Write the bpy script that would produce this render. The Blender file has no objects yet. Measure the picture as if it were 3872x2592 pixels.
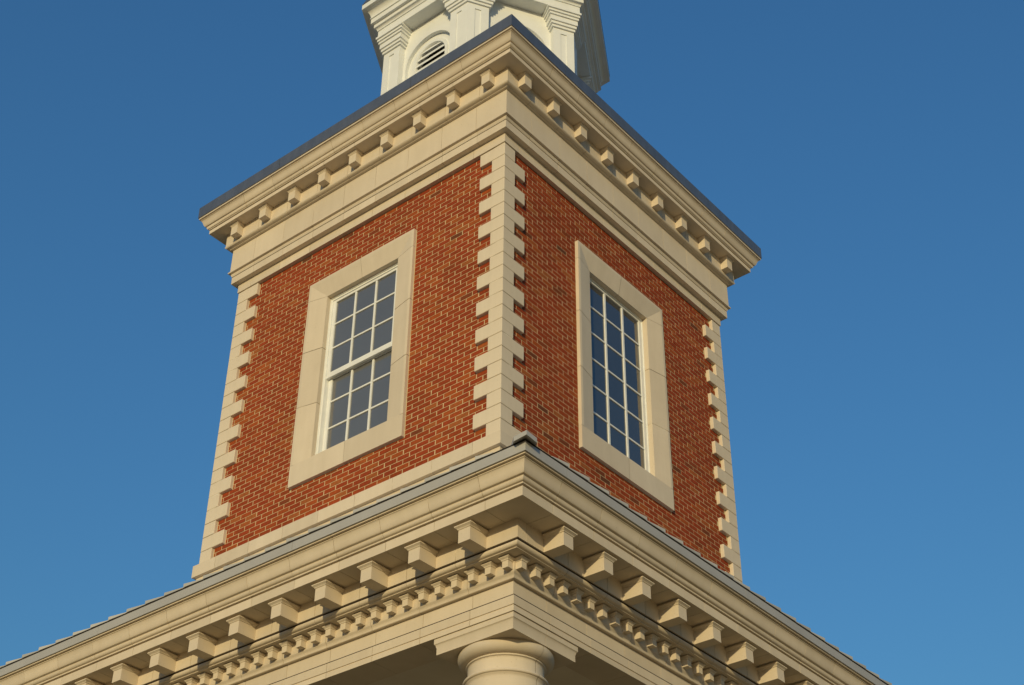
import bpy, bmesh, math, random
from mathutils import Matrix, Vector

random.seed(7)
SC = bpy.context.scene
COL = SC.collection
G = 15.5            # height of the tower's brick top edge above the ground
W = 5.0426          # side of the square tower
H = 0.2032          # height of one quoin block = three brick courses

# ------------------------------------------------------------------ camera
CAM_ROWS = ((0.7733306, 0.6339389, 0.0090146), (-0.3717608, 0.4649302, -0.8035134), (-0.5135696, 0.6180302, 0.5952184))
CAM_POS = (9.23109, -10.91806, -13.80807 + G)
cd = bpy.data.cameras.new("camera")
cam = bpy.data.objects.new("camera", cd)
COL.objects.link(cam)
r, d, f = [Vector(v) for v in CAM_ROWS]
m = Matrix((( r.x, -d.x, -f.x, CAM_POS[0]), (r.y, -d.y, -f.y, CAM_POS[1]),
            (r.z, -d.z, -f.z, CAM_POS[2]), (0, 0, 0, 1)))
cam.matrix_world = m
cd.sensor_fit = 'HORIZONTAL'; cd.sensor_width = 36.0
cd.lens = 53.68
cd.clip_start = 0.1; cd.clip_end = 5000
SC.camera = cam

# ------------------------------------------------------------------ sky and sun
SUN_DIR = Vector((0.53, -1.0, 0.253)).normalized()      # towards the sun
EL = math.asin(SUN_DIR.z)
world = bpy.data.worlds.new("World"); SC.world = world
world.use_nodes = True
wn = world.node_tree.nodes; wl = world.node_tree.links
bg = wn["Background"]
sky = wn.new("ShaderNodeTexSky"); sky.sky_type = 'NISHITA'
sky.sun_disc = False
sky.sun_elevation = EL
sky.sun_rotation = math.atan2(SUN_DIR.x, SUN_DIR.y)
sky.altitude = 0; sky.air_density = 2.2; sky.dust_density = 1.5; sky.ozone_density = 9.5
wl.new(sky.outputs[0], bg.inputs[0])
bg.inputs[1].default_value = 0.146
sd = bpy.data.lights.new("sun", 'SUN'); sun = bpy.data.objects.new("sun", sd)
COL.objects.link(sun)
sd.energy = 2.36; sd.angle = math.radians(0.5); sd.color = (1.0, 0.80, 0.42)
sun.rotation_euler = SUN_DIR.to_track_quat('Z', 'Y').to_euler()
sun.location = (20, -40, 40)
SC.view_settings.view_transform = 'Standard'; SC.view_settings.look = 'None'
SC.view_settings.exposure = 0.16; SC.view_settings.gamma = 1.0

# ------------------------------------------------------------------ materials
def mat(name, rough=0.8, spec=0.3, metal=0.0):
    m = bpy.data.materials.new(name); m.use_nodes = True
    b = m.node_tree.nodes["Principled BSDF"]
    b.inputs["Roughness"].default_value = rough
    b.inputs["Metallic"].default_value = metal
    b.inputs["Specular IOR Level"].default_value = spec
    return m, m.node_tree.nodes, m.node_tree.links, b

def mixrgb(nd, lk, mode, fac, a, b):
    n = nd.new("ShaderNodeMix"); n.data_type = 'RGBA'; n.blend_type = mode
    for sock, v in ((n.inputs[0], fac), (n.inputs[6], a), (n.inputs[7], b)):
        if hasattr(v, "links"): lk.new(v, sock)
        else: sock.default_value = v if not isinstance(v, tuple) else (*v, 1)
    return n.outputs[2]

def ramp(nd, lk, src, stops):
    n = nd.new("ShaderNodeValToRGB"); lk.new(src, n.inputs[0])
    e = n.color_ramp.elements
    while len(e) < len(stops): e.new(0.5)
    for k, (p, c) in enumerate(stops):
        e[k].position = p; e[k].color = (*c, 1)
    return n.outputs[0]

def noise(nd, lk, scale, detail=4, vec=None, rough=0.55):
    n = nd.new("ShaderNodeTexNoise"); n.inputs["Scale"].default_value = scale
    n.inputs["Detail"].default_value = detail; n.inputs["Roughness"].default_value = rough
    if vec is None:
        tc = nd.new("ShaderNodeTexCoord"); vec = tc.outputs["Object"]
    lk.new(vec, n.inputs["Vector"])
    return n.outputs["Fac"]

def bump(nd, lk, b, h, strength, dist):
    n = nd.new("ShaderNodeBump"); n.inputs["Strength"].default_value = strength
    n.inputs["Distance"].default_value = dist
    lk.new(h, n.inputs["Height"]); lk.new(n.outputs[0], b.inputs["Normal"])

def island(nd):
    return nd.new("ShaderNodeNewGeometry").outputs["Random Per Island"]

def stone_mat(name, col, var=0.06):
    m, nd, lk, b = mat(name, 0.85, 0.25)
    lo = tuple(c * (1 - var) for c in col); hi = tuple(min(1, c * (1 + var)) for c in col)
    c1 = ramp(nd, lk, island(nd), [(0, lo), (1, hi)])
    tc = nd.new("ShaderNodeTexCoord")
    mp = nd.new("ShaderNodeMapping"); mp.inputs["Scale"].default_value = (6, 6, 0.7)
    lk.new(tc.outputs["Object"], mp.inputs["Vector"])
    streak = ramp(nd, lk, noise(nd, lk, 1.3, 5, mp.outputs[0]), [(0.3, (0.96, 0.955, 0.945)), (0.7, (1.02, 1.02, 1.02))])
    c2 = mixrgb(nd, lk, 'MULTIPLY', 1.0, c1, streak)
    blot = ramp(nd, lk, noise(nd, lk, 2.2, 6), [(0.32, (0.965, 0.96, 0.95)), (0.66, (1.025, 1.025, 1.02))])
    c3 = mixrgb(nd, lk, 'MULTIPLY', 1.0, c2, blot)
    pits = ramp(nd, lk, noise(nd, lk, 55, 2), [(0.27, (0.72, 0.69, 0.64)), (0.33, (1, 1, 1))])
    c4 = mixrgb(nd, lk, 'MULTIPLY', 0.5, c3, pits)
    lk.new(c4, b.inputs["Base Color"])
    bump(nd, lk, b, noise(nd, lk, 120, 3), 0.12, 0.004)
    return m

STONE = stone_mat("cast_stone", (0.645, 0.562, 0.452))
JOINT, nd, lk, b = mat("joint_mortar", 0.9, 0.2)
lk.new(ramp(nd, lk, noise(nd, lk, 1.7, 3), [(0.40, (0.19, 0.145, 0.085)), (0.56, (0.38, 0.31, 0.21)), (0.64, (0.80, 0.74, 0.62))]), b.inputs["Base Color"])

BRICK, nd, lk, b = mat("brick", 0.88, 0.2)
isl = island(nd)
c1 = ramp(nd, lk, isl, [(0.0, (0.13, 0.046, 0.022)), (0.008, (0.19, 0.049, 0.018)), (0.04, (0.27, 0.052, 0.014)),
                        (0.35, (0.280, 0.046, 0.014)), (0.70, (0.310, 0.052, 0.015)), (0.90, (0.345, 0.076, 0.018)), (1.0, (0.33, 0.10, 0.030))])
c2 = mixrgb(nd, lk, 'MULTIPLY', 1.0, c1, ramp(nd, lk, noise(nd, lk, 26, 5), [(0.3, (0.84, 0.84, 0.86)), (0.68, (1.10, 1.10, 1.08))]))
c3 = mixrgb(nd, lk, 'MULTIPLY', 1.0, c2, ramp(nd, lk, noise(nd, lk, 0.9, 3), [(0.3, (0.88, 0.9, 0.92)), (0.7, (1.08, 1.06, 1.04))]))
lk.new(c3, b.inputs["Base Color"])
bump(nd, lk, b, noise(nd, lk, 70, 4), 0.45, 0.006)
MORTAR, nd, lk, b = mat("wall_mortar", 0.95, 0.1)
lk.new(ramp(nd, lk, noise(nd, lk, 14, 4), [(0.3, (0.50, 0.39, 0.23)), (0.7, (0.64, 0.51, 0.31))]), b.inputs["Base Color"])
bump(nd, lk, b, noise(nd, lk, 60, 3), 0.4, 0.005)

WHITE, nd, lk, b = mat("white_paint", 0.55, 0.35)
lk.new(ramp(nd, lk, noise(nd, lk, 3, 5), [(0.3, (0.73, 0.75, 0.745)), (0.7, (0.79, 0.81, 0.805))]), b.inputs["Base Color"])
VINYL, nd, lk, b = mat("white_window_paint", 0.4, 0.4)
lk.new(ramp(nd, lk, noise(nd, lk, 5, 3), [(0.3, (0.74, 0.75, 0.74)), (0.7, (0.82, 0.83, 0.81))]), b.inputs["Base Color"])

COPING, nd, lk, b = mat("dark_coping_metal", 0.46, 0.5, 0.75)
tc = nd.new("ShaderNodeTexCoord"); mp = nd.new("ShaderNodeMapping"); mp.inputs["Scale"].default_value = (5, 5, 1.2)
lk.new(tc.outputs["Object"], mp.inputs["Vector"])
lk.new(ramp(nd, lk, noise(nd, lk, 1.5, 6, mp.outputs[0]), [(0.3, (0.20, 0.205, 0.215)), (0.7, (0.25, 0.255, 0.265))]), b.inputs["Base Color"])
bump(nd, lk, b, noise(nd, lk, 1.3, 2), 0.15, 0.02)
GUTTER, nd, lk, b = mat("grey_gutter_metal", 0.5, 0.4, 0.0)
lk.new(ramp(nd, lk, noise(nd, lk, 2.0, 5), [(0.3, (0.38, 0.375, 0.37)), (0.7, (0.43, 0.425, 0.42))]), b.inputs["Base Color"])
BLACK, nd, lk, b = mat("black_membrane_and_shadow_gap", 0.7, 0.3)
lk.new(ramp(nd, lk, noise(nd, lk, 9, 3), [(0.3, (0.020, 0.016, 0.013)), (0.7, (0.040, 0.032, 0.025))]), b.inputs["Base Color"])
SLATE, nd, lk, b = mat("grey_slate", 0.7, 0.4)
lk.new(ramp(nd, lk, island(nd), [(0, (0.40, 0.40, 0.39)), (1, (0.54, 0.53, 0.51))]), b.inputs["Base Color"])
bump(nd, lk, b, noise(nd, lk, 30, 4), 0.3, 0.004)
def glass_mat(name, lo, hi):
    m, nd, lk, b = mat(name, 0.03, 0.9)
    b.inputs["IOR"].default_value = 1.75
    lk.new(ramp(nd, lk, noise(nd, lk, 0.8, 2), [(0.3, lo), (0.7, hi)]), b.inputs["Base Color"])
    bump(nd, lk, b, noise(nd, lk, 1.6, 2), 0.10, 0.01)
    return m
GLASS = glass_mat("window_glass", (0.040, 0.044, 0.050), (0.052, 0.056, 0.062))
GLASS_PALE = glass_mat("window_glass_pale", (0.112, 0.116, 0.120), (0.128, 0.131, 0.134))  # paler base colour than the other window's glass
DARK, nd, lk, b = mat("vent_interior_shade", 0.9, 0.1)
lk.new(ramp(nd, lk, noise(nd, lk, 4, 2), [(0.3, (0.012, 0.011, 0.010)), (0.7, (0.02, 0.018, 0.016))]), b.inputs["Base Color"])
PLASTER, nd, lk, b = mat("ceiling_plaster", 0.9, 0.2)
lk.new(ramp(nd, lk, noise(nd, lk, 2, 4), [(0.3, (0.66, 0.60, 0.50)), (0.7, (0.74, 0.68, 0.58))]), b.inputs["Base Color"])
GROUND, nd, lk, b = mat("ground", 0.95, 0.1)
g1 = ramp(nd, lk, noise(nd, lk, 0.05, 6), [(0.50, (0.42, 0.27, 0.12)), (0.66, (0.31, 0.21, 0.09))])
g2 = mixrgb(nd, lk, 'MULTIPLY', 1.0, g1, ramp(nd, lk, noise(nd, lk, 3, 6), [(0.3, (0.8, 0.8, 0.8)), (0.7, (1.1, 1.1, 1.1))]))
lk.new(g2, b.inputs["Base Color"])

FLASH, nd, lk, b = mat("brown_flashing", 0.6, 0.3)
lk.new(ramp(nd, lk, noise(nd, lk, 6, 3), [(0.3, (0.06, 0.043, 0.030)), (0.7, (0.11, 0.08, 0.055))]), b.inputs["Base Color"])
# ------------------------------------------------------------------ mesh helpers
class MB:
    def __init__(s): s.v = []; s.f = []; s.mi = []
    def add(s, vs, fs, mi=0):
        o = len(s.v); s.v += [tuple(p) for p in vs]
        for q in fs: s.f.append([i + o for i in q]); s.mi.append(mi)
    def box(s, x0, x1, y0, y1, z0, z1, mi=0, tf=None):
        vs = [(x, y, z) for z in (z0, z1) for x, y in ((x0, y0), (x1, y0), (x1, y1), (x0, y1))]
        if tf: vs = [tf(*p) for p in vs]
        s.add(vs, [(0, 3, 2, 1), (4, 5, 6, 7), (0, 1, 5, 4), (1, 2, 6, 5), (2, 3, 7, 6), (3, 0, 4, 7)], mi)
    def quad(s, a, b, c, d, mi=0): s.add([a, b, c, d], [(0, 1, 2, 3)], mi)
    def rings(s, rings, cap0=True, cap1=True, closed=True, mi=0):
        n = len(rings[0]); vs = [p for r in rings for p in r]; fs = []
        for i in range(len(rings) - 1):
            for j in range(n if closed else n - 1):
                k = (j + 1) % n
                fs.append((i * n + j, i * n + k, (i + 1) * n + k, (i + 1) * n + j))
        if cap0: fs.append(tuple(range(n))[::-1])
        if cap1: fs.append(tuple((len(rings) - 1) * n + j for j in range(n)))
        s.add(vs, fs, mi)
    def build(s, name, mats, parent=None, smooth=None, bevel=0, recalc=True):
        me = bpy.data.meshes.new(name)
        # scene is modelled with z = 0 at the top of the tower's brickwork
        me.from_pydata([(x, y, z + G) for x, y, z in s.v], [], s.f)
        mats = mats if isinstance(mats, (list, tuple)) else [mats]
        for q in mats: me.materials.append(q)
        me.polygons.foreach_set("material_index", s.mi)
        bm = bmesh.new(); bm.from_mesh(me)
        if recalc: bmesh.ops.recalc_face_normals(bm, faces=bm.faces)
        if bevel:
            bmesh.ops.bevel(bm, geom=bm.edges[:], offset=bevel, segments=1, affect='EDGES')
        if smooth:
            for fc in bm.faces: fc.smooth = True
            for e in bm.edges:
                e.smooth = len(e.link_faces) == 2 and e.calc_face_angle(3.2) < math.radians(smooth)
        bm.to_mesh(me); bm.free()
        o = bpy.data.objects.new(name, me); COL.objects.link(o)
        if parent: put(o, parent)
        return o

def put(o, parent):
    o.parent = parent
    base = parent.matrix_world if parent.type == 'EMPTY' else Matrix.Identity(4)
    root = parent
    while root.parent: root = root.parent
    if parent is root and parent.type == 'EMPTY':
        o.matrix_parent_inverse = Matrix.Translation(-Vector(parent.location))

def thing(name, label, cat, loc):
    o = bpy.data.objects.new(name, None); COL.objects.link(o)
    o.location = loc; o["label"] = label; o["category"] = cat
    o.empty_display_size = 0.5
    return o

def move_copy(o, parent, offset):
    c = o.copy(); COL.objects.link(c); c.parent = parent
    c.matrix_parent_inverse = o.matrix_parent_inverse.copy()
    c.location = Vector(o.location) + Vector(offset)
    return c

def cyma(p0, p1, n=8):
    (a, z0), (b_, z1) = p0, p1
    am, zm = (a + b_) / 2, (z0 + z1) / 2
    out = []
    for k in range(n + 1):
        t = k / n * math.pi / 2
        out.append((a - (a - am) * math.sin(t), zm + (z0 - zm) * math.cos(t)))
    for k in range(1, n + 1):
        t = k / n * math.pi / 2
        out.append((b_ + (am - b_) * math.cos(t), zm + (z1 - zm) * math.sin(t)))
    return out
def crown(p0, p1, n=8, k=0.48):      # cyma flattened towards its chord
    pts = cyma(p0, p1, n); out = []
    for i, (d, z) in enumerate(pts):
        t = (p0[1] - z) / (p0[1] - p1[1])
        out.append((d * (1 - k) + k * (p0[0] + (p1[0] - p0[0]) * t), z))
    out[0] = p0; return out
def ovolo(p0, p1, n=8):          # convex quarter: vertical at the top, horizontal at the bottom
    (a, z0), (b_, z1) = p0, p1
    return [(b_ + (a - b_) * math.cos(k / n * math.pi / 2), z0 + (z1 - z0) * math.sin(k / n * math.pi / 2)) for k in range(n + 1)]
def cavetto(p0, p1, n=8):        # concave quarter: horizontal at the top, vertical at the bottom
    (a, z0), (b_, z1) = p0, p1
    return [(a + (b_ - a) * math.sin(k / n * math.pi / 2), z1 + (z0 - z1) * math.cos(k / n * math.pi / 2)) for k in range(n + 1)]

# stations along the outline of a square block whose near corner is the origin
def st(kind, v=0):
    if kind == 'N': return lambda d: (d, -d)
    if kind == 'L': return lambda d: (v, -d)
    if kind == 'R': return lambda d: (d, v)
    if kind == 'CL': return lambda d: (-W - d, -d)
    if kind == 'CR': return lambda d: (d, W + d)
    if kind == 'CB': return lambda d: (-W - d, W + d)
def inset(poly, e):
    n = len(poly); area = sum(poly[i][0] * poly[(i + 1) % n][1] - poly[(i + 1) % n][0] * poly[i][1] for i in range(n))
    sg = 1 if area > 0 else -1; out = []
    for i in range(n):
        p, q, r_ = poly[i - 1], poly[i], poly[(i + 1) % n]
        def nrm(a, b):
            dx, dy = b[0] - a[0], b[1] - a[1]; l = math.hypot(dx, dy) or 1
            return (-dy / l * sg, dx / l * sg)
        n1, n2 = nrm(p, q), nrm(q, r_)
        k = 1 + n1[0] * n2[0] + n1[1] * n2[1]
        k = max(k, 0.35)
        out.append((q[0] + e * (n1[0] + n2[0]) / k, q[1] + e * (n1[1] + n2[1]) / k))
    return out
def course(mb, prof, jl, jr, lend, rend, tower=False, gap=0.0055, deep=0.0030):
    """stones cut at the joints jl (x on the left face) and jr (y on the right face), one stone turning the corner;
    a core a few millimetres behind shows in the joints"""
    g = gap / 2
    def stone(stations):
        mb.rings([[(*s(d), z) for d, z in prof] for s in stations])
    jl = sorted(jl, reverse=True); jr = sorted(jr)
    stone([st('L', jl[0] + g), st('N'), st('R', jr[0] - g)])
    for i in range(len(jl) - 1): stone([st('L', jl[i] - g), st('L', jl[i + 1] + g)])
    for i in range(len(jr) - 1): stone([st('R', jr[i] + g), st('R', jr[i + 1] - g)])
    core = inset(prof, deep)
    if tower:
        stone([st('L', jl[-1] - g), st('CL'), st('CB'), st('CR'), st('R', jr[-1] + g)])
        rs = [st('N'), st('CR'), st('CB'), st('CL'), st('N')]
        mb.rings([[(*s(d), z) for d, z in core] for s in rs], cap0=False, cap1=False, mi=1)
    else:
        stone([st('L', jl[-1] - g), st('L', lend)]); stone([st('R', jr[-1] + g), st('R', rend)])
        mb.rings([[(*s(d), z) for d, z in core] for s in (st('L', lend + .01), st('N'), st('R', rend - .01))], mi=1)

def bracket(mb, side, c, hw, d_in, d_out, zt, zb, caps):
    """a modillion or dentil: a block with a moulded cap spreading on its three free sides; caps = [(z, spread)]"""
    def ring(z, e):
        pts = [(c - hw - e, d_in), (c + hw + e, d_in), (c + hw + e, d_out + e), (c - hw - e, d_out + e)]
        return [((s, -d, z) if side == 'L' else (d, s, z)) for s, d in pts]
    mb.rings([ring(z, e) for z, e in [(zb, 0)] + caps])

# ------------------------------------------------------------------ ground
gm = MB(); gm.quad((-900, -900, -G), (900, -900, -G), (900, 900, -G), (-900, 900, -G))
ground = gm.build("ground", GROUND); ground["kind"] = "structure"

# ================================================================== the brick tower
tower = thing("brick_tower", "square red brick tower stage with stone quoins, tall windows and a bracketed stone cornice", "tower", (-W / 2, W / 2, G - 6.4))
FACE = {'L': lambda u, w, z: (-u, w, z), 'R': lambda u, w, z: (-w, u, z)}
WU0, WU1, WZ0, WZ1 = 1.537, 3.483, -3.885, -0.637

# brick walls: every brick stands proud of the mortar bed
bw = MB()
ch = H / 3; BW_, BM_ = 0.046, 0.0500
for side in 'LR':
    F = FACE[side]
    for k in range(-1, 67):
        z1 = -k * ch - 0.0042; z0 = -(k + 1) * ch + 0.0042
        z0 = max(z0, -4.466)
        if z1 - z0 < 0.012: continue
        blk = max(0, k) // 3
        long_ = (blk % 2 == 0) == (side == 'L')
        e = 0.415 if long_ else 0.215
        ua, ub = e + 0.010, W - e - 0.010
        off = (0.0 if k % 2 else 0.1016) + (0.012 if side == 'L' else 0.02)
        n0 = int(math.floor((ua - off) / 0.2032)) - 1
        for n in range(n0, 40):
            j1, j2 = random.uniform(-.002, .002), random.uniform(-.002, .002)
            a, b_ = off + n * 0.2032 + 0.0062 + j1, off + (n + 1) * 0.2032 - 0.0062 + j2
            a, b_ = max(a, ua), min(b_, ub)
            if b_ - a < 0.02: continue
            pieces = [(a, b_, z0, z1)]
            if z0 < WZ1 + .008 and z1 > WZ0 - .008 and b_ > WU0 - .009 and a < WU1 + .009:
                pieces = []
                if a < WU0 - .009: pieces.append((a, min(b_, WU0 - .009), z0, z1))
                if b_ > WU1 + .009: pieces.append((max(a, WU1 + .009), b_, z0, z1))
                aa, bb = max(a, WU0 - .009), min(b_, WU1 + .009)
                if z1 > WZ1 + .008: pieces.append((aa, bb, WZ1 + .008, z1))
                if z0 < WZ0 - .008: pieces.append((aa, bb, z0, WZ0 - .008))
            for (p, q, s0, s1) in pieces:
                if q - p < 0.02 or s1 - s0 < 0.012: continue
                t = random.uniform(-.0014, .0010); c = 0.0028; w0 = BW_ + t
                tl = [random.uniform(-.001, .001) for _ in range(4)]
                rg = [[(p, BM_ + .004, s0), (q, BM_ + .004, s0), (q, BM_ + .004, s1), (p, BM_ + .004, s1)],
                      [(p, w0 + c, s0), (q, w0 + c, s0), (q, w0 + c, s1), (p, w0 + c, s1)],
                      [(p + c, w0 + tl[0], s0 + c), (q - c, w0 + tl[1], s0 + c), (q - c, w0 + tl[2], s1 - c), (p + c, w0 + tl[3], s1 - c)]]
                bw.rings([[F(*x) for x in rr] for rr in rg], cap0=False)
    hu0, hu1, hz0, hz1 = WU0 + .14, WU1 - .14, WZ0 + .14, WZ1 - .14
    for (p, q, s0, s1) in ((.05, W - .05, hz1, .12), (.05, W - .05, -6.0, hz0), (.05, hu0, hz0, hz1), (hu1, W - .05, hz0, hz1)):
        bw.quad(F(p, BM_, s0), F(q, BM_, s0), F(q, BM_, s1), F(p, BM_, s1), 1)
bw.quad((-W + .05, W - .05, -6.0), (-W + .05, .05, -6.0), (-W + .05, .05, .12), (-W + .05, W - .05, .12), 1)
bw.quad((-W + .05, W - .05, -6.0), (-.05, W - .05, -6.0), (-.05, W - .05, .12), (-W + .05, W - .05, .12), 1)
bw.build("brick_wall", [BRICK, MORTAR], tower, recalc=True)

# quoins: alternating long and short L-shaped blocks at three corners
def quoin_mesh(a, b_):      # a along the left-hand face, b_ along the right-hand face, corner at the origin
    q = MB(); t = 0.11; z0, z1 = -H + .0022, -.0022
    plan = [(0, 0), (0, b_), (-t, b_), (-t, t), (-a, t), (-a, 0)]
    q.rings([[(x, y, z - G) for x, y in plan] for z in (z0, z1)])
    return q
QM = {}
for key, (a, b_) in {'even': (.415, .215), 'odd': (.215, .415)}.items():
    o = quoin_mesh(a, b_).build("quoin", STONE, None, bevel=0.005)
    QM[key] = o.data; bpy.data.objects.remove(o)
for cname, (cx, cy, sx, sy) in {'N': (0, 0, 1, 1), 'L': (-W, 0, -1, 1), 'R': (0, W, 1, -1)}.items():
    for k in range(22):
        o = bpy.data.objects.new("quoin", QM['even' if k % 2 == 0 else 'odd']); COL.objects.link(o)
        o.location = (cx, cy, G - k * H); o.scale = (sx, sy, 1)
        put(o, tower)
for (cx, cy, sx, sy) in ((0, 0, 1, 1), (-W, 0, -1, 1), (0, W, 1, -1)):
    qc = MB()
    x0, x1 = sorted((cx - sx * .0035, cx - sx * .2)); y0, y1 = sorted((cy + sy * .0035, cy + sy * .2))
    qc.box(x0, x1, y0, y1, -4.48, .02)
    qc.build("quoin_joint", JOINT, tower)

# base course and the plain wall below it
bc = MB()
jl = [-.365 - .6133 * k for k in range(8)]; jr = [.365 + .6133 * k for k in range(8)]
course(bc, [(-.15, -4.472), (0.044, -4.472), (.048, -4.476), (.048, -4.643), (.003, -4.647), (-.15, -4.647)], jl, jr, 0, 0, tower=True)
bc.rings([[(*s(d), z) for d, z in [(-.15, -4.649), (.003, -4.649), (.003, -6.2), (-.15, -6.2)]] for s in (st('N'), st('CR'), st('CB'), st('CL'), st('N'))], False, False)
bc.build("base_course", [STONE, JOINT], tower, smooth=30)

# architrave, frieze, cornice
jl = [-.40 - .609 * k for k in range(8)]; jr = [.40 + .609 * k for k in range(8)]
ar = MB()
course(ar, [(-.2, .160), (.013, .160), (.013, .006), (-.2, .006)], [x - .12 for x in jl], [y - .12 for y in jr], 0, 0, True)
course(ar, [(-.1, .281), (.091, .281), (.091, .160), (-.1, .160)], jl, jr, 0, 0, True)
course(ar, [(-.1, .378), (.119, .378), (.140, .370), (.140, .349), (.106, .345), (.106, .322)] + [(.106 - .012 * t, .322 - .03 * t) for t in (.5, 1)] + [(.078, .288), (-.1, .288)], [x + .01 for x in jl], [y - .01 for y in jr], 0, 0, True)
ar.build("architrave", [STONE, JOINT], tower, smooth=35)
fr = MB()
course(fr, [(-.1, .797), (.119, .797), (.119, .380), (-.1, .380)], jl, jr, 0, 0, True)
fr.build("frieze", [STONE, JOINT], tower)
co = MB()
course(co, [(-.1, 1.085), (.205, 1.085), (.205, .856), (.205, .850)] + ovolo((.213, .848), (.158, .812), 7) + [(.156, .804), (.146, .799), (-.1, .799)],
       [x + .12 for x in jl], [y - .12 for y in jr], 0, 0, True)
course(co, [(-.1, 1.150), (.398, 1.150), (.398, 1.087), (-.1, 1.087)], [x - .19 for x in jl], [y + .19 for y in jr], 0, 0, True)
jl2 = [.225 - .604 * k for k in range(10)]; jl2 = [x for x in jl2 if x > -W - .3][1:]; jl2 = [-.376 - .6055 * k for k in range(8)]
course(co, [(-.1, 1.376), (.530, 1.376), (.530, 1.352), (.502, 1.350), (.502, 1.343), (.510, 1.341)] + crown((.510, 1.333), (.447, 1.221), 7)
       + [(.436, 1.217)] + ovolo((.436, 1.214), (.411, 1.172), 5) + [(.409, 1.164), (.38, 1.161), (.38, 1.152), (-.1, 1.152)],
       jl2, [-x for x in jl2], 0, 0, True)
co.build("cornice", [STONE, JOINT], tower, smooth=35)
CAP = [(1.087 - .040, 0), (1.087 - .036, .006), (1.087 - .026, .009), (1.087 - .016, .021), (1.087 - .012, .024), (1.087 + .003, .024)]
protoL = protoR = None
for k in range(9):
    cL, cR = -2.5213 + .609 * (k - 4), 2.5213 + .609 * (k - 4)
    if k == 0:
        q = MB(); bracket(q, 'L', cL, .068, .20, .317, 1.087, .890, CAP); protoL = q.build("modillion", STONE, tower)
        q = MB(); bracket(q, 'R', cR, .068, .20, .317, 1.087, .890, CAP); protoR = q.build("modillion", STONE, tower)
        bL, bR = cL, cR
    else:
        move_copy(protoL, tower, (cL - bL, 0, 0)); move_copy(protoR, tower, (0, cR - bR, 0))
# metal coping with seams, a black strip painted in for the shadow gap under it
cp = MB()
prof = [(.18, 1.602), (.541, 1.586), (.543, 1.582), (.541, 1.383), (.528, 1.381), (.528, 1.40), (.18, 1.40)]
g = .003
for ss in ([st('L', -1.245 + g), st('N'), st('R', .612 - g)], [st('L', -1.245 - g), st('L', -3.826 + g)], [st('R', .612 + g), st('R', 3.605 - g)],
           [st('L', -3.826 - g), st('CL'), st('CB'), st('CR'), st('R', 3.605 + g)]):
    cp.rings([[(*s(d), z) for d, z in prof] for s in ss])
cp.rings([[(*s(d), z) for d, z in [(.15, 1.598), (.538, 1.582), (.538, 1.40), (.516, 1.384), (.516, 1.3765), (.15, 1.3765)]] for s in (st('N'), st('CR'), st('CB'), st('CL'), st('N'))], False, False, mi=1)
cp.add([(.2, -.2, 1.598), (.2, W + .2, 1.598), (-W - .2, W + .2, 1.598), (-W - .2, -.2, 1.598)], [(0, 1, 2, 3)], 2)
cp.build("coping", [COPING, BLACK, GUTTER], tower)

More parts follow.
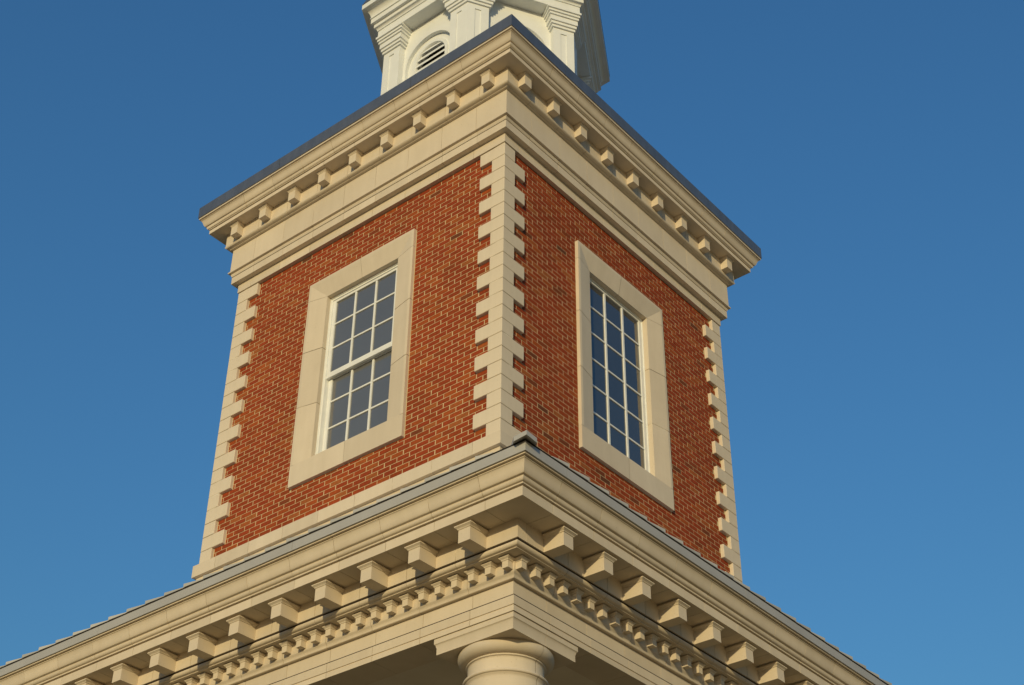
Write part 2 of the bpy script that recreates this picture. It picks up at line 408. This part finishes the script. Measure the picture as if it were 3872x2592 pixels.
# windows
def make_window(side):
    F = FACE[side]
    wd = bpy.data.objects.new("window", None); COL.objects.link(wd); put(wd, tower)
    wd.location = Vector(F(2.51, 0.05, G + WZ0)) ; wd.empty_display_size = .3
    def fin(mb, name, mats, **k):
        o = mb.build(name, mats, None, **k); o.parent = wd
        # parent chain: tower (translation) > window (translation)
        o.matrix_parent_inverse = Matrix.Translation(-Vector(wd.location))
        return o
    s = MB()
    O0, O1, ZT, ZB = 1.537, 3.483, -.637, -3.885
    r_ = .041; i0, i1, it, ib = 1.855, 3.177, -.940, -3.560; dp = .055; rv = .135; wb = .075
    g = .0022; cx = 2.51
    def mir(u): return 2 * cx - u
    for mirror in (False, True):
        X = (lambda u: mir(u)) if mirror else (lambda u: u)
        P = lambda u, w, z: F(X(u), w, z)
        jz = -.930
        # head stone: turns the corner with a mitre, splayed towards the window
        A = [(O0, 0, ZT), (cx - g, 0, ZT), (cx - g, 0, ZT - r_), (O0 + r_, 0, ZT - r_), (O0 + r_, 0, jz), (O0, 0, jz),
             (i0, dp, it), (cx - g, dp, it), (i0, rv, it), (cx - g, rv, it), (O0, wb, ZT), (cx - g, wb, ZT), (O0, wb, jz), (i0, rv, it - .001)]
        s.add([P(*v) for v in A], [(0, 1, 2, 3), (0, 3, 4, 5), (3, 2, 7, 6), (3, 6, 4), (6, 7, 9, 8), (0, 10, 11, 1), (0, 5, 12, 10), (5, 4, 6, 8, 12)])
        # jamb stones
        zz = [jz, -1.804, -2.687, -3.567]
        for a in range(3):
            t, bt = zz[a] - 2 * g, zz[a + 1] + (2 * g if a < 2 else g)
            ti = it - .004 if a == 0 else t; bi = bt if a < 2 else ib + .004
            B = [(O0, 0, t), (O0 + r_, 0, t), (O0 + r_, 0, bt), (O0, 0, bt), (i0, dp, ti), (i0, dp, bi), (i0, rv, ti), (i0, rv, bi), (O0, wb, t), (O0, wb, bt)]
            s.add([P(*v) for v in B], [(0, 1, 2, 3), (1, 4, 5, 2), (4, 6, 7, 5), (0, 3, 9, 8), (0, 8, 6, 4, 1), (3, 2, 5, 7, 9)])
        # sill stone with a weathered top
        Cc = [(O0, 0, -3.567 - g), (cx - g, 0, -3.567 - g), (cx - g, 0, ZB), (O0, 0, ZB), (O0, wb, -3.556), (cx - g, rv + .1, -3.535), (i0 - .05, rv + .1, -3.535),
              (O0, wb, ZB), (cx - g, wb, ZB)]
        s.add([P(*v) for v in Cc], [(0, 1, 2, 3), (0, 4, 6, 5, 1), (3, 2, 8, 7), (0, 3, 7, 4)])
        # joint filling behind
        D = 0.004
        s.add([P(O0 + D, .004, ZT - D), P(O0 + r_, .004, ZT - D), P(O0 + r_, .004, ZB + D), P(O0 + D, .004, ZB + D), P(i0 + .0, dp + .005, -.80), P(i0, dp + .005, ib - .1),
               P(i0 - .004, rv, -.9), P(i0 - .004, rv, ib), P(O0 + D, wb, ZT - D), P(O0 + D, wb, ZB + D)],
              [(0, 1, 2, 3), (1, 4, 5, 2), (0, 3, 9, 8), (4, 6, 7, 5)], 1)
        s.add([P(O0 + r_, .004, ZT - D), P(cx, .004, ZT - D), P(cx, .004, ZT - r_), P(cx, dp + .004, it + .002), P(i0 - .1, dp, it + .03), P(cx, rv, it + .003), P(i0, rv, it + .003)],
              [(0, 1, 2), (0, 2, 3, 4), (4, 3, 5, 6)], 1)
        s.add([P(O0 + r_, .004, -3.571), P(cx, .004, -3.571), P(cx, .004, ZB + D), P(O0 + r_, .004, ZB + D)], [(0, 1, 2, 3)], 1)
    fin(s, "stone_surround", [STONE, JOINT])
    def panes(mb, us, zs, w):            # each pane its own sheet, never quite in plane with its neighbours
        for a in range(len(us) - 1):
            for c in range(len(zs) - 1):
                t = [random.uniform(-.0011, .0011) for _ in range(3)]
                mb.quad(F(us[a] + .001, w + t[0], zs[c] + .001), F(us[a + 1] - .001, w + t[1], zs[c] + .001), F(us[a + 1] - .001, w + t[1] + t[2], zs[c + 1] - .001), F(us[a] + .001, w + t[0] + t[2], zs[c + 1] - .001))
    # outer frame
    fm = MB()
    def rect_frame(mb, u0, u1, z0, z1, t, w0, w1, tb=None, tt=None):
        tb = t if tb is None else tb; tt = t if tt is None else tt
        mb.box(u0, u0 + t, w0, w1, z0, z1, tf=F); mb.box(u1 - t, u1, w0, w1, z0, z1, tf=F)
        mb.box(u0 + t, u1 - t, w0, w1, z1 - tt, z1, tf=F); mb.box(u0 + t, u1 - t, w0, w1, z0, z0 + tb, tf=F)
    if side == 'L':
        rect_frame(fm, 1.845, 3.187, -3.60, -.930, .030, .122, .26)
        rect_frame(fm, 1.875, 3.157, -3.60, -.960, .020, .134, .26)
        rect_frame(fm, 1.895, 3.137, -3.60, -.980, .016, .126, .26)
        fin(fm, "frame", VINYL, bevel=.0015)
        su = MB()                                   # upper sash, hung outside
        uo0, uo1 = 1.912, 3.120
        rect_frame(su, uo0, uo1, -2.290, -.990, .052, .140, .180, tb=.080, tt=.044)
        for c in (2.514 - .190, 2.514 + .190): su.box(c - .0148, c + .0148, .144, .172, -2.212, -1.032, tf=F)
        for z in (-1.407, -1.808):
            for a, b_ in ((uo0 + .05, 2.514 - .208), (2.514 - .172, 2.514 + .172), (2.514 + .208, uo1 - .05)): su.box(a, b_, .147, .172, z - .0125, z + .0125, tf=F)
        fin(su, "sash", VINYL, bevel=.002)
        sl = MB()                                   # lower sash, one plane further in
        rect_frame(sl, uo0, uo1, -3.560, -2.240, .062, .190, .225, tb=.09, tt=.05)
        for c in (2.514 - .190, 2.514 + .190): sl.box(c - .0155, c + .0155, .194, .222, -3.47, -2.29, tf=F)
        for z in (-2.650, -3.068):
            for a, b_ in ((uo0 + .06, 2.514 - .209), (2.514 - .171, 2.514 + .171), (2.514 + .209, uo1 - .06)): sl.box(a, b_, .197, .222, z - .0125, z + .0125, tf=F)
        fin(sl, "sash", VINYL, bevel=.002)
        gl = MB()
        for zs, w_, lo, hi in (((-1.407, -1.808), .160, -2.25, -1.0), ((-2.650, -3.068), .210, -3.53, -2.26)):
            panes(gl, (1.93, 2.324, 2.704, 3.10), (lo,) + tuple(sorted(zs)) + (hi,), w_)
        fin(gl, "glass", GLASS_PALE)
    else:
        rect_frame(fm, 1.845, 3.187, -3.60, -.930, .034, .128, .26)
        rect_frame(fm, 1.879, 3.153, -3.60, -.964, .014, .142, .26)
        fin(fm, "frame", VINYL, bevel=.0015)
        sr = MB()
        uo0, uo1 = 1.893, 3.139
        rect_frame(sr, uo0, uo1, -3.57, -.972, .048, .140, .18, tb=.08, tt=.026)
        for c in (2.512 - .201, 2.512 + .201): sr.box(c - .018, c + .018, .144, .172, -3.50, -.99, tf=F)
        for z in (-1.405, -1.830, -2.248, -2.670, -3.085):
            for a, b_ in ((uo0 + .046, 2.512 - .223), (2.512 - .179, 2.512 + .179), (2.512 + .223, uo1 - .046)): sr.box(a, b_, .149, .172, z - .012, z + .012, tf=F)
        fin(sr, "sash", VINYL, bevel=.002)
        gl = MB(); panes(gl, (1.91, 2.311, 2.713, 3.12), (-3.53, -3.085, -2.670, -2.248, -1.830, -1.405, -.98), .160)
        fin(gl, "glass", GLASS)
make_window('L'); make_window('R')

# ================================================================== the portico below
EX = 9.5
portico = thing("portico", "pale stone portico with dentil cornice, grey gutter and round column below the brick tower", "portico", (1.0, -1.0, 0))
P1 = .6205
lend, rend = -EX, EX
ent = MB()
jl = [.735 - .6215 * k for k in range(16)]; jr = [-.7345 + .6215 * k for k in range(16)]
course(ent, [(.9, -7.212), (1.224, -7.212), (1.224, -7.372), (.9, -7.372)], jl, jr, lend, rend)
ent.build("frieze", [STONE, JOINT], portico)
arc = MB()
course(arc, [(.893, -7.380), (1.256, -7.380), (1.26, -7.385), (1.26, -7.470), (1.250, -7.474), (1.250, -7.482), (1.26, -7.485), (1.26, -7.537), (.893, -7.537)],
       jl, [y + .01 for y in jr], lend, rend, deep=.003)
arc.rings([[(*s(d), z) for d, z in [(.9, -7.3735), (1.2595, -7.3735), (1.2595, -7.3785), (.9, -7.3788)]] for s in (st('L', lend), st('N'), st('R', rend))], mi=2)
arc.build("architrave", [STONE, JOINT, FLASH], portico, smooth=20)
cor = MB()
# cavetto below the dentils and the dentil band
cv = [(1.287, -7.153), (1.284, -7.160), (1.272, -7.172), (1.264, -7.188), (1.263, -7.204), (1.258, -7.210)]
course(cor, [(.95, -7.026), (1.287, -7.026)] + cv + [(.95, -7.2115)], [x - .02 for x in jl], [y + .04 for y in jr], lend, rend)
# bed moulding
course(cor, [(1.2, -6.969), (1.462, -6.9705), (1.467, -6.975)] + ovolo((1.468, -6.984), (1.437, -7.016), 8) + [(1.437, -7.018), (1.430, -7.020), (1.430, -7.0265), (1.2, -7.0265)],
       [x - .018 for x in jl], [y + .016 for y in jr], lend, rend)
# modillion band
course(cor, [(1.41, -6.7685), (1.487, -6.7685), (1.487, -6.961), (1.41, -6.961)], jl, [-1.362 + .626 * k for k in range(17)], lend, rend)
# corona
jcl = [1.340 - .6213 * k for k in range(17)]; jcr = [-1.340 + .6240 * k for k in range(17)]
course(cor, [(1.41, -6.670), (1.78, -6.670), (1.78, -6.768), (1.41, -6.768)], jcl, jcr, lend, rend)
# crown: fillets, cyma, small ogee
course(cor, [(1.45, -6.438), (1.925, -6.438), (1.925, -6.452), (1.890, -6.454), (1.890, -6.459), (1.900, -6.460), (1.900, -6.468)]
       + crown((1.897, -6.469), (1.846, -6.590), 8) + [(1.832, -6.5935), (1.827, -6.5955)] + ovolo((1.827, -6.602), (1.803, -6.638), 6)
       + [(1.797, -6.642), (1.797, -6.656), (1.765, -6.658), (1.765, -6.669), (1.45, -6.669)], jcl, jcr, lend, rend)
# black flashing strip above the bed moulding
cor.rings([[(*s(d), z) for d, z in [(1.30, -6.9625), (1.474, -6.9625), (1.474, -6.9675), (1.30, -6.970)]] for s in (st('L', lend), st('N'), st('R', rend))], mi=2)
cor.build("cornice", [STONE, JOINT, FLASH], portico, smooth=35)

MC = [(-6.768 - z, e) for z, e in ((.058, 0), (.054, .007), (.045, .011), (.034, .024), (.030, .030), (.019, .030), (.017, .006), (-.003, .006))]
DC = [(-7.026 - z, e) for z, e in ((.046, 0), (.043, .006), (.033, .009), (.022, .021), (.018, .026), (.009, .026), (.008, .004), (-.003, .004))]
def row(name, side, first, step, n, mk):
    q = MB(); mk(q, first); p0 = q.build(name, STONE, portico)
    for k in range(1, n):
        move_copy(p0, portico, (step * k, 0, 0) if side == 'L' else (0, step * k, 0))
row("modillion", 'L', 1.043, -.6215, 14, lambda q, c: bracket(q, 'L', c, .071, 1.482, 1.721, -6.768, -6.960, MC))
row("modillion", 'R', -1.033, .6215, 14, lambda q, c: bracket(q, 'R', c, .071, 1.482, 1.721, -6.768, -6.960, MC))
row("dentil", 'L', 1.2345, -.20767, 36, lambda q, c: bracket(q, 'L', c, .035, 1.282, 1.359, -7.026, -7.141, DC))
row("dentil", 'R', -1.2345, .20767, 34, lambda q, c: bracket(q, 'R', c, .035, 1.282, 1.359, -7.026, -7.141, DC))

# ceiling, wall backing
cl = MB()
cl.add([(.905, -.905, -7.505), (.905, EX, -7.505), (-EX, EX, -7.505), (-EX, -.905, -7.505)], [(0, 1, 2, 3)])
cl.build("ceiling", PLASTER, portico)

# gutter and slate roof
gt = MB()
gprof = [(1.70, -6.341), (1.940, -6.337), (1.943, -6.341), (1.943, -6.4365), (1.93, -6.4376), (1.70, -6.4376)]
g = .002
gj = [-1.05 - 3.06 * k for k in range(3)]
gk = [-1.333 + 3.06 * k for k in range(4)]
ss = [[st('L', gj[0] + g), st('N'), st('R', gk[0] - g)]] + [[st('L', gj[i] - g), st('L', gj[i + 1] + g)] for i in range(2)] + [[st('R', gk[i] + g), st('R', gk[i + 1] - g)] for i in range(3)] \
    + [[st('L', gj[2] - g), st('L', lend)], [st('R', gk[3] + g), st('R', rend)]]
for s in ss: gt.rings([[(*q(d), z) for d, z in gprof] for q in s])
gt.rings([[(*s(d), z) for d, z in [(1.6, -6.322), (1.942, -6.3225), (1.947, -6.325), (1.947, -6.334), (1.938, -6.3365), (1.6, -6.3365)]] for s in (st('L', lend), st('N'), st('R', rend))], mi=1)
gt.build("gutter", [GUTTER, BLACK], portico)
rf = MB()
SL = math.tan(math.radians(22)); D0 = 1.950
def roofz(d): return -6.322 + (D0 - d) * SL
rd = -2.45            # ridge distance from the tower's faces
def ringpt(s, d): return (*s(d), roofz(d) - .012)
for a in ('L', 'R'):
    e = st(a, -EX if a == 'L' else EX); n = st('N')
    rf.quad(ringpt(n, D0 - .04), ringpt(e, D0 - .04), ringpt(e, rd), ringpt(n, rd), 1)
rf.quad(ringpt(st('L', -EX), rd), ringpt(st('N'), rd), (-EX, EX, roofz(rd) - .3), (-EX, EX, roofz(rd) - .31), 1)
rf.quad(ringpt(st('R', EX), rd), ringpt(st('N'), rd), (-EX, EX, roofz(rd) - .3), (-EX, EX, roofz(rd) - .31), 1)
# courses of lapped slates, each lifted at the end away from the corner
pw = .3115
for a in ('L', 'R'):
    for rowi in range(9):
        dA = D0 - rowi * .23; dB = dA - .30
        for k in range(-2, 36):
            sA = (1.662 - pw * k - (rowi % 2) * pw / 2) if a == 'L' else (-1.615 + pw * k + (rowi % 2) * pw / 2)   # raised end
            sB = sA + (pw + .012) if a == 'L' else sA - (pw + .012)
            lim = dB - .06
            if abs(sA) > EX: continue
            if a == 'L':
                sB = min(sB, lim - .03); sA = min(sA, lim - .05)
                if sB - sA < .03: continue
            else:
                sB = max(sB, -lim + .03); sA = max(sA, -lim + .05)
                if sA - sB < .03: continue
            j = random.uniform(-.003, .003); th = .020
            up = rowi * .002
            def v(s, d, lift): return (s, -d, roofz(d) + lift + up) if a == 'L' else (d, s, roofz(d) + lift + up)
            la, lb = .002 + j * .3, -.004; ta, tb = .043 + j, .004
            rg = [[v(sA, dA, la), v(sB, dA, lb), v(sB, dB, lb - .01), v(sA, dB, la - .01)],
                  [v(sA, dA, ta), v(sB, dA, tb), v(sB, dB, tb - .01), v(sA, dB, ta - .01)]]
            rf.rings(rg)
roof = rf.build("roof", [SLATE, BLACK], portico)
hc = MB()
for k in range(10):          # lapped hip caps climbing the hip
    dA = 2.012 - k * .26; dB = dA - .31; w_ = .15
    def hz(d, e): return roofz(min(d, D0)) - max(0, d - D0) * SL + .010 + e
    lift = .012
    def ring(d, e0):
        zt = hz(d, e0)
        return [(d - w_, -d, zt - .026), (d, -d, zt - .012), (d, -d + w_, zt - .026), (d, -d + w_, zt + .024), (d, -d, zt + .036), (d - w_, -d, zt + .024)]
    hc.rings([ring(dA, lift), ring(dB, 0)])
o = hc.build("hip_cap", GUTTER, None); o.parent = roof
o.matrix_parent_inverse = Matrix.Identity(4)

# the corner column
AX, AY = .767, -.767
colm = bpy.data.objects.new("column", None); COL.objects.link(colm); put(colm, portico); colm.location = (AX, AY, 0); colm.empty_display_size = .4
def colpart(mb, name, mats, **k):
    o = mb.build(name, mats, None, **k); o.parent = colm
    o.matrix_parent_inverse = Matrix.Translation(-Vector(colm.location))
    return o
def lathe(mb, prof, core=.004, n=96):
    gap = .0026
    for half in (0, 1):
        rings = []
        for (r_, z) in prof:
            da = gap / r_
            a0 = math.radians(-1) + math.pi * half + da; a1 = math.radians(-1) + math.pi * (half + 1) - da
            rings.append([(AX + r_ * math.cos(a0 + (a1 - a0) * k / n), AY + r_ * math.sin(a0 + (a1 - a0) * k / n), z) for k in range(n + 1)])
        mb.rings(rings, False, False, closed=False)
    rings = [[(AX + (r_ - core) * math.cos(2 * math.pi * k / n), AY + (r_ - core) * math.sin(2 * math.pi * k / n), z) for k in range(n)] for r_, z in prof]
    mb.rings(rings, False, False, mi=1)
ab = MB()
def absec(h, z, y0=None, y1=None):
    return [(AX - h, (AY - h if y0 is None else y0), z), (AX + h, (AY - h if y0 is None else y0), z), (AX + h, (AY + h if y1 is None else y1), z), (AX - h, (AY + h if y1 is None else y1), z)]
aprof = [(.470, -7.540), (.480, -7.5405), (.480, -7.590)] + [(.480 - .014 * math.sin(t), -7.590 - .016 * (1 - math.cos(t)) - .006 * t) for t in (.5, 1.0, 1.57)] + [(.461, -7.628), (.461, -7.696), (.1, -7.696)]
for lo in (True, False):
    ab.rings([absec(h, z, y0=None if lo else AY + .0075 , y1=AY + .0035 if lo else None) for h, z in aprof])
ab.rings([absec(h - .004, z + .003) for h, z in aprof], mi=1)
colpart(ab, "abacus", [STONE, JOINT], smooth=30)
cpt = MB()
ech = [(.38, -7.694), (.434, -7.697)] + [(.375 + .078 * math.cos(t), -7.722 - .080 * math.sin(t)) for t in [x * math.pi / 20 for x in range(-4, 10)]] + [(.374, -7.8035)]
neck = [(.374, -7.8035), (.3745, -7.8045)] + [(.366 + .0095 * math.cos(t), -7.814 - .0095 * math.sin(t)) for t in [x * math.pi / 10 for x in range(-5, 6)]] + \
       [(.362, -7.8245), (.357, -7.830), (.3555, -7.845), (.3555, -7.935), (.360, -7.950), (.370, -7.957)] + \
       [(.384 + .0165 * math.cos(t), -7.974 - .0165 * math.sin(t)) for t in [x * math.pi / 10 for x in range(-5, 6)]]
lathe(cpt, ech + neck)
colpart(cpt, "capital", [STONE, JOINT], smooth=40)
shf = MB()
lathe(shf, [(.384, -7.9905), (.381, -7.996), (.378, -8.000), (.369, -8.010), (.366, -8.025), (.366, -8.06), (.375, -9.2), (.392, -11.0), (.405, -13.0), (.408, -14.9), (.415, -14.96), (.43, -15.0)])
colpart(shf, "shaft", [STONE, JOINT], smooth=40)
cb = MB()
lathe(cb, [(.43, -15.0), (.45, -15.005), (.47, -15.03), (.475, -15.06), (.47, -15.09), (.44, -15.11), (.44, -15.14), (.47, -15.15)] + [(.49 + .06 * math.cos(t), -15.22 + -.07 * math.sin(t)) for t in [x * math.pi / 10 for x in range(-5, 6)]])
cb.box(AX - .56, AX + .56, AY - .56, AY + .56, -15.5, -15.291)
colpart(cb, "column_base", [STONE, JOINT], smooth=40)

# ================================================================== the white cupola
CX, CY = -W / 2, W / 2
cup = thing("cupola", "white hexagonal wooden cupola with panelled pilasters and arched louvred vents above the tower roof", "cupola", (CX, CY, G + 1.6))
AP = 1.8 * math.cos(math.pi / 6); T30 = math.tan(math.pi / 6)
def hexf(i):       # face i: outward normal at -90 + 60*i degrees; u runs to the right seen from outside
    n = math.radians(-90 + 60 * i); nx, ny = math.cos(n), math.sin(n); tx, ty = -ny, nx
    return lambda u, w, z: (CX + nx * (AP - w) + tx * u, CY + ny * (AP - w) + ty * u, z)
ZA = 5.100        # underside of the architrave
ZC, RO = 4.222, .575
def cfin(mb, name, mats, par, **k):
    o = mb.build(name, mats, None, **k); o.parent = par
    if par is cup: o.matrix_parent_inverse = Matrix.Translation(-Vector(cup.location))
    return o
def arc(r_, n=28, zb=2.5):
    pts = [(-r_, zb)] + [(-r_ * math.cos(math.pi * k / n), ZC + r_ * math.sin(math.pi * k / n)) for k in range(n + 1)] + [(r_, zb)]
    return pts
def strip(mb, F, ra, wa, rb, wb, mi=0):
    A, B = arc(ra), arc(rb)
    for i in range(len(A) - 1):
        mb.quad(F(A[i][0], wa, A[i][1]), F(A[i + 1][0], wa, A[i + 1][1]), F(B[i + 1][0], wb, B[i + 1][1]), F(B[i][0], wb, B[i][1]), mi)
wl_ = MB()
for i in range(6):
    F = hexf(i); hw = .93 - .12 * T30 * 0 - .12 * T30
    A = arc(RO)
    for k in range(len(A) - 1):
        if A[k + 1][0] - A[k][0] < 1e-6: continue
        wl_.quad(F(A[k][0], .12, A[k][1]), F(A[k + 1][0], .12, A[k + 1][1]), F(A[k + 1][0], .12, ZA + .05), F(A[k][0], .12, ZA + .05))
    for sg in (-1, 1): wl_.quad(F(sg * RO, .12, 2.5), F(sg * hw, .12, 2.5), F(sg * hw, .12, ZA + .05), F(sg * RO, .12, ZA + .05))
    strip(wl_, F, RO, .12, RO, .112); strip(wl_, F, RO, .112, .490, .112)       # archivolt a hair proud
    strip(wl_, F, .490, .112, .490, .178); strip(wl_, F, .490, .178, .372, .178)
    wl_.quad(F(-hw, .12, 1.6), F(hw, .12, 1.6), F(hw, .12, 2.5), F(-hw, .12, 2.5))
    wl_.quad(F(-.6, .178, 2.5), F(.6, .178, 2.5), F(.6, .12, 2.48), F(-.6, .12, 2.48))
cfin(wl_, "wall", WHITE, cup, smooth=25)
for i in (0, 1, 2, 5):
    F = hexf(i)
    fm = MB(); strip(fm, F, .372, .178, .368, .150); strip(fm, F, .368, .150, .312, .150); strip(fm, F, .312, .150, .305, .165); strip(fm, F, .305, .165, .305, .30)
    o = cfin(fm, "arched_vent", WHITE, cup, smooth=25)
    sv = MB(); z = ZC + .213 - .125 * 14
    while z < ZC + .26:
        zt_ = z + .094
        hb = .31 if z < ZC else math.sqrt(max(0, .31 ** 2 - (z - ZC) ** 2)); ht = .31 if zt_ < ZC else math.sqrt(max(0.0004, .31 ** 2 - (zt_ - ZC) ** 2))
        sv.rings([[F(s_ * hb, .166, z), F(s_ * hb, .166, z + .014), F(s_ * ht, .206, zt_ + .014), F(s_ * ht, .206, zt_)] for s_ in (-1, 1)])
        z += .125
    s_ = cfin(sv, "louvre", WHITE, o); s_.matrix_parent_inverse = Matrix.Identity(4)
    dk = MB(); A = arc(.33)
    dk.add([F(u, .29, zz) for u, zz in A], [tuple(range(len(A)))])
    d_ = cfin(dk, "interior_shade_sheet", DARK, o); d_.matrix_parent_inverse = Matrix.Identity(4)  # near-black sheet: darkness of the unlit space behind the slats, put into colour

TIERS = [(4.742, .026), (4.790, .026), (4.792, .050), (4.846, .050), (4.848, .072), (4.948, .072), (4.951, .094), (4.998, .094), (5.001, .116), (5.047, .116), (5.050, .140), (5.092, .140), (5.0985, .128), (5.0985, .10)]
for i in range(6):           # corner between face i and face i+1
    FA, FB = hexf(i), hexf((i + 1) % 6)
    U = .545; E = .9
    def sec(z, e):
        return [FA(U - e, .125, z), FA(U - e, -e, z), FA(E + e * T30, -e, z), FB(-U + e, -e, z), FB(-U + e, .125, z)]
    pm = MB()
    # shaft faces with a sunk panel each
    for F, sg in ((FA, 1), (FB, -1)):
        a, b_ = sg * U, sg * E; p, q = sg * .672, sg * .775; zt, zp = 4.745, 4.640; zb = 1.6
        pm.quad(F(a, 0, zb), F(p, 0, zb), F(p, 0, zt), F(a, 0, zt)); pm.quad(F(q, 0, zb), F(b_, 0, zb), F(b_, 0, zt), F(q, 0, zt))
        pm.quad(F(p, 0, zp), F(q, 0, zp), F(q, 0, zt), F(p, 0, zt))
        w_ = .016
        pm.quad(F(p, w_, zb), F(q, w_, zb), F(q, w_, zp), F(p, w_, zp))
        pm.quad(F(p, 0, zb), F(p, w_, zb), F(p, w_, zp), F(p, 0, zp)); pm.quad(F(q, 0, zb), F(q, w_, zb), F(q, w_, zp), F(q, 0, zp))
        pm.quad(F(p, 0, zp), F(q, 0, zp), F(q, w_, zp), F(p, w_, zp))
        pm.quad(F(a, 0, zb), F(a, .125, zb), F(a, .125, zt), F(a, 0, zt))
    o = cfin(pm, "pilaster", WHITE, cup)
    cm = MB(); cm.rings([sec(z, e) for z, e in TIERS])
    c_ = cfin(cm, "capital", WHITE, o); c_.matrix_parent_inverse = Matrix.Identity(4)
def hexring(mb, prof):
    rings = []
    for i in range(7):
        a = math.radians(-120 + 60 * i); cs, sn = math.cos(a), math.sin(a)
        rings.append([(CX + cs * (AP + e) / math.cos(math.pi / 6), CY + sn * (AP + e) / math.cos(math.pi / 6), z) for e, z in prof])
    mb.rings(rings, False, False)
en = MB()
hexring(en, [(-.16, 5.100), (.112, 5.100), (.112, 5.250), (.128, 5.254)] + [(.128 + .05 * (1 - math.cos(t)), 5.256 + .05 * math.sin(t)) for t in (.3, .6, .9, 1.2, 1.57)] +
        [(.182, 5.312), (.182, 5.382), (.232, 5.386), (.232, 5.490), (.250, 5.493), (.250, 5.507), (.236, 5.512)] +
        [(.236 + .098 * (1 - math.cos(t)), 5.515 + .138 * math.sin(t)) for t in (.2, .4, .6, .8, 1.0, 1.2, 1.4, 1.57)] + [(.336, 5.658), (.380, 5.662), (.380, 5.766), (.30, 5.79), (-.16, 5.79)])
cfin(en, "entablature", WHITE, cup, smooth=30)
rm = MB()
hexring(rm, [(.385, 5.770), (.385, 5.784), (-.2, 5.98), (-.6, 6.35), (-.9, 6.9), (-1.1, 7.6), (-1.3, 8.6), (-1.5, 10.5), (-1.552, 11.6)])
cfin(rm, "roof", COPING, cup)
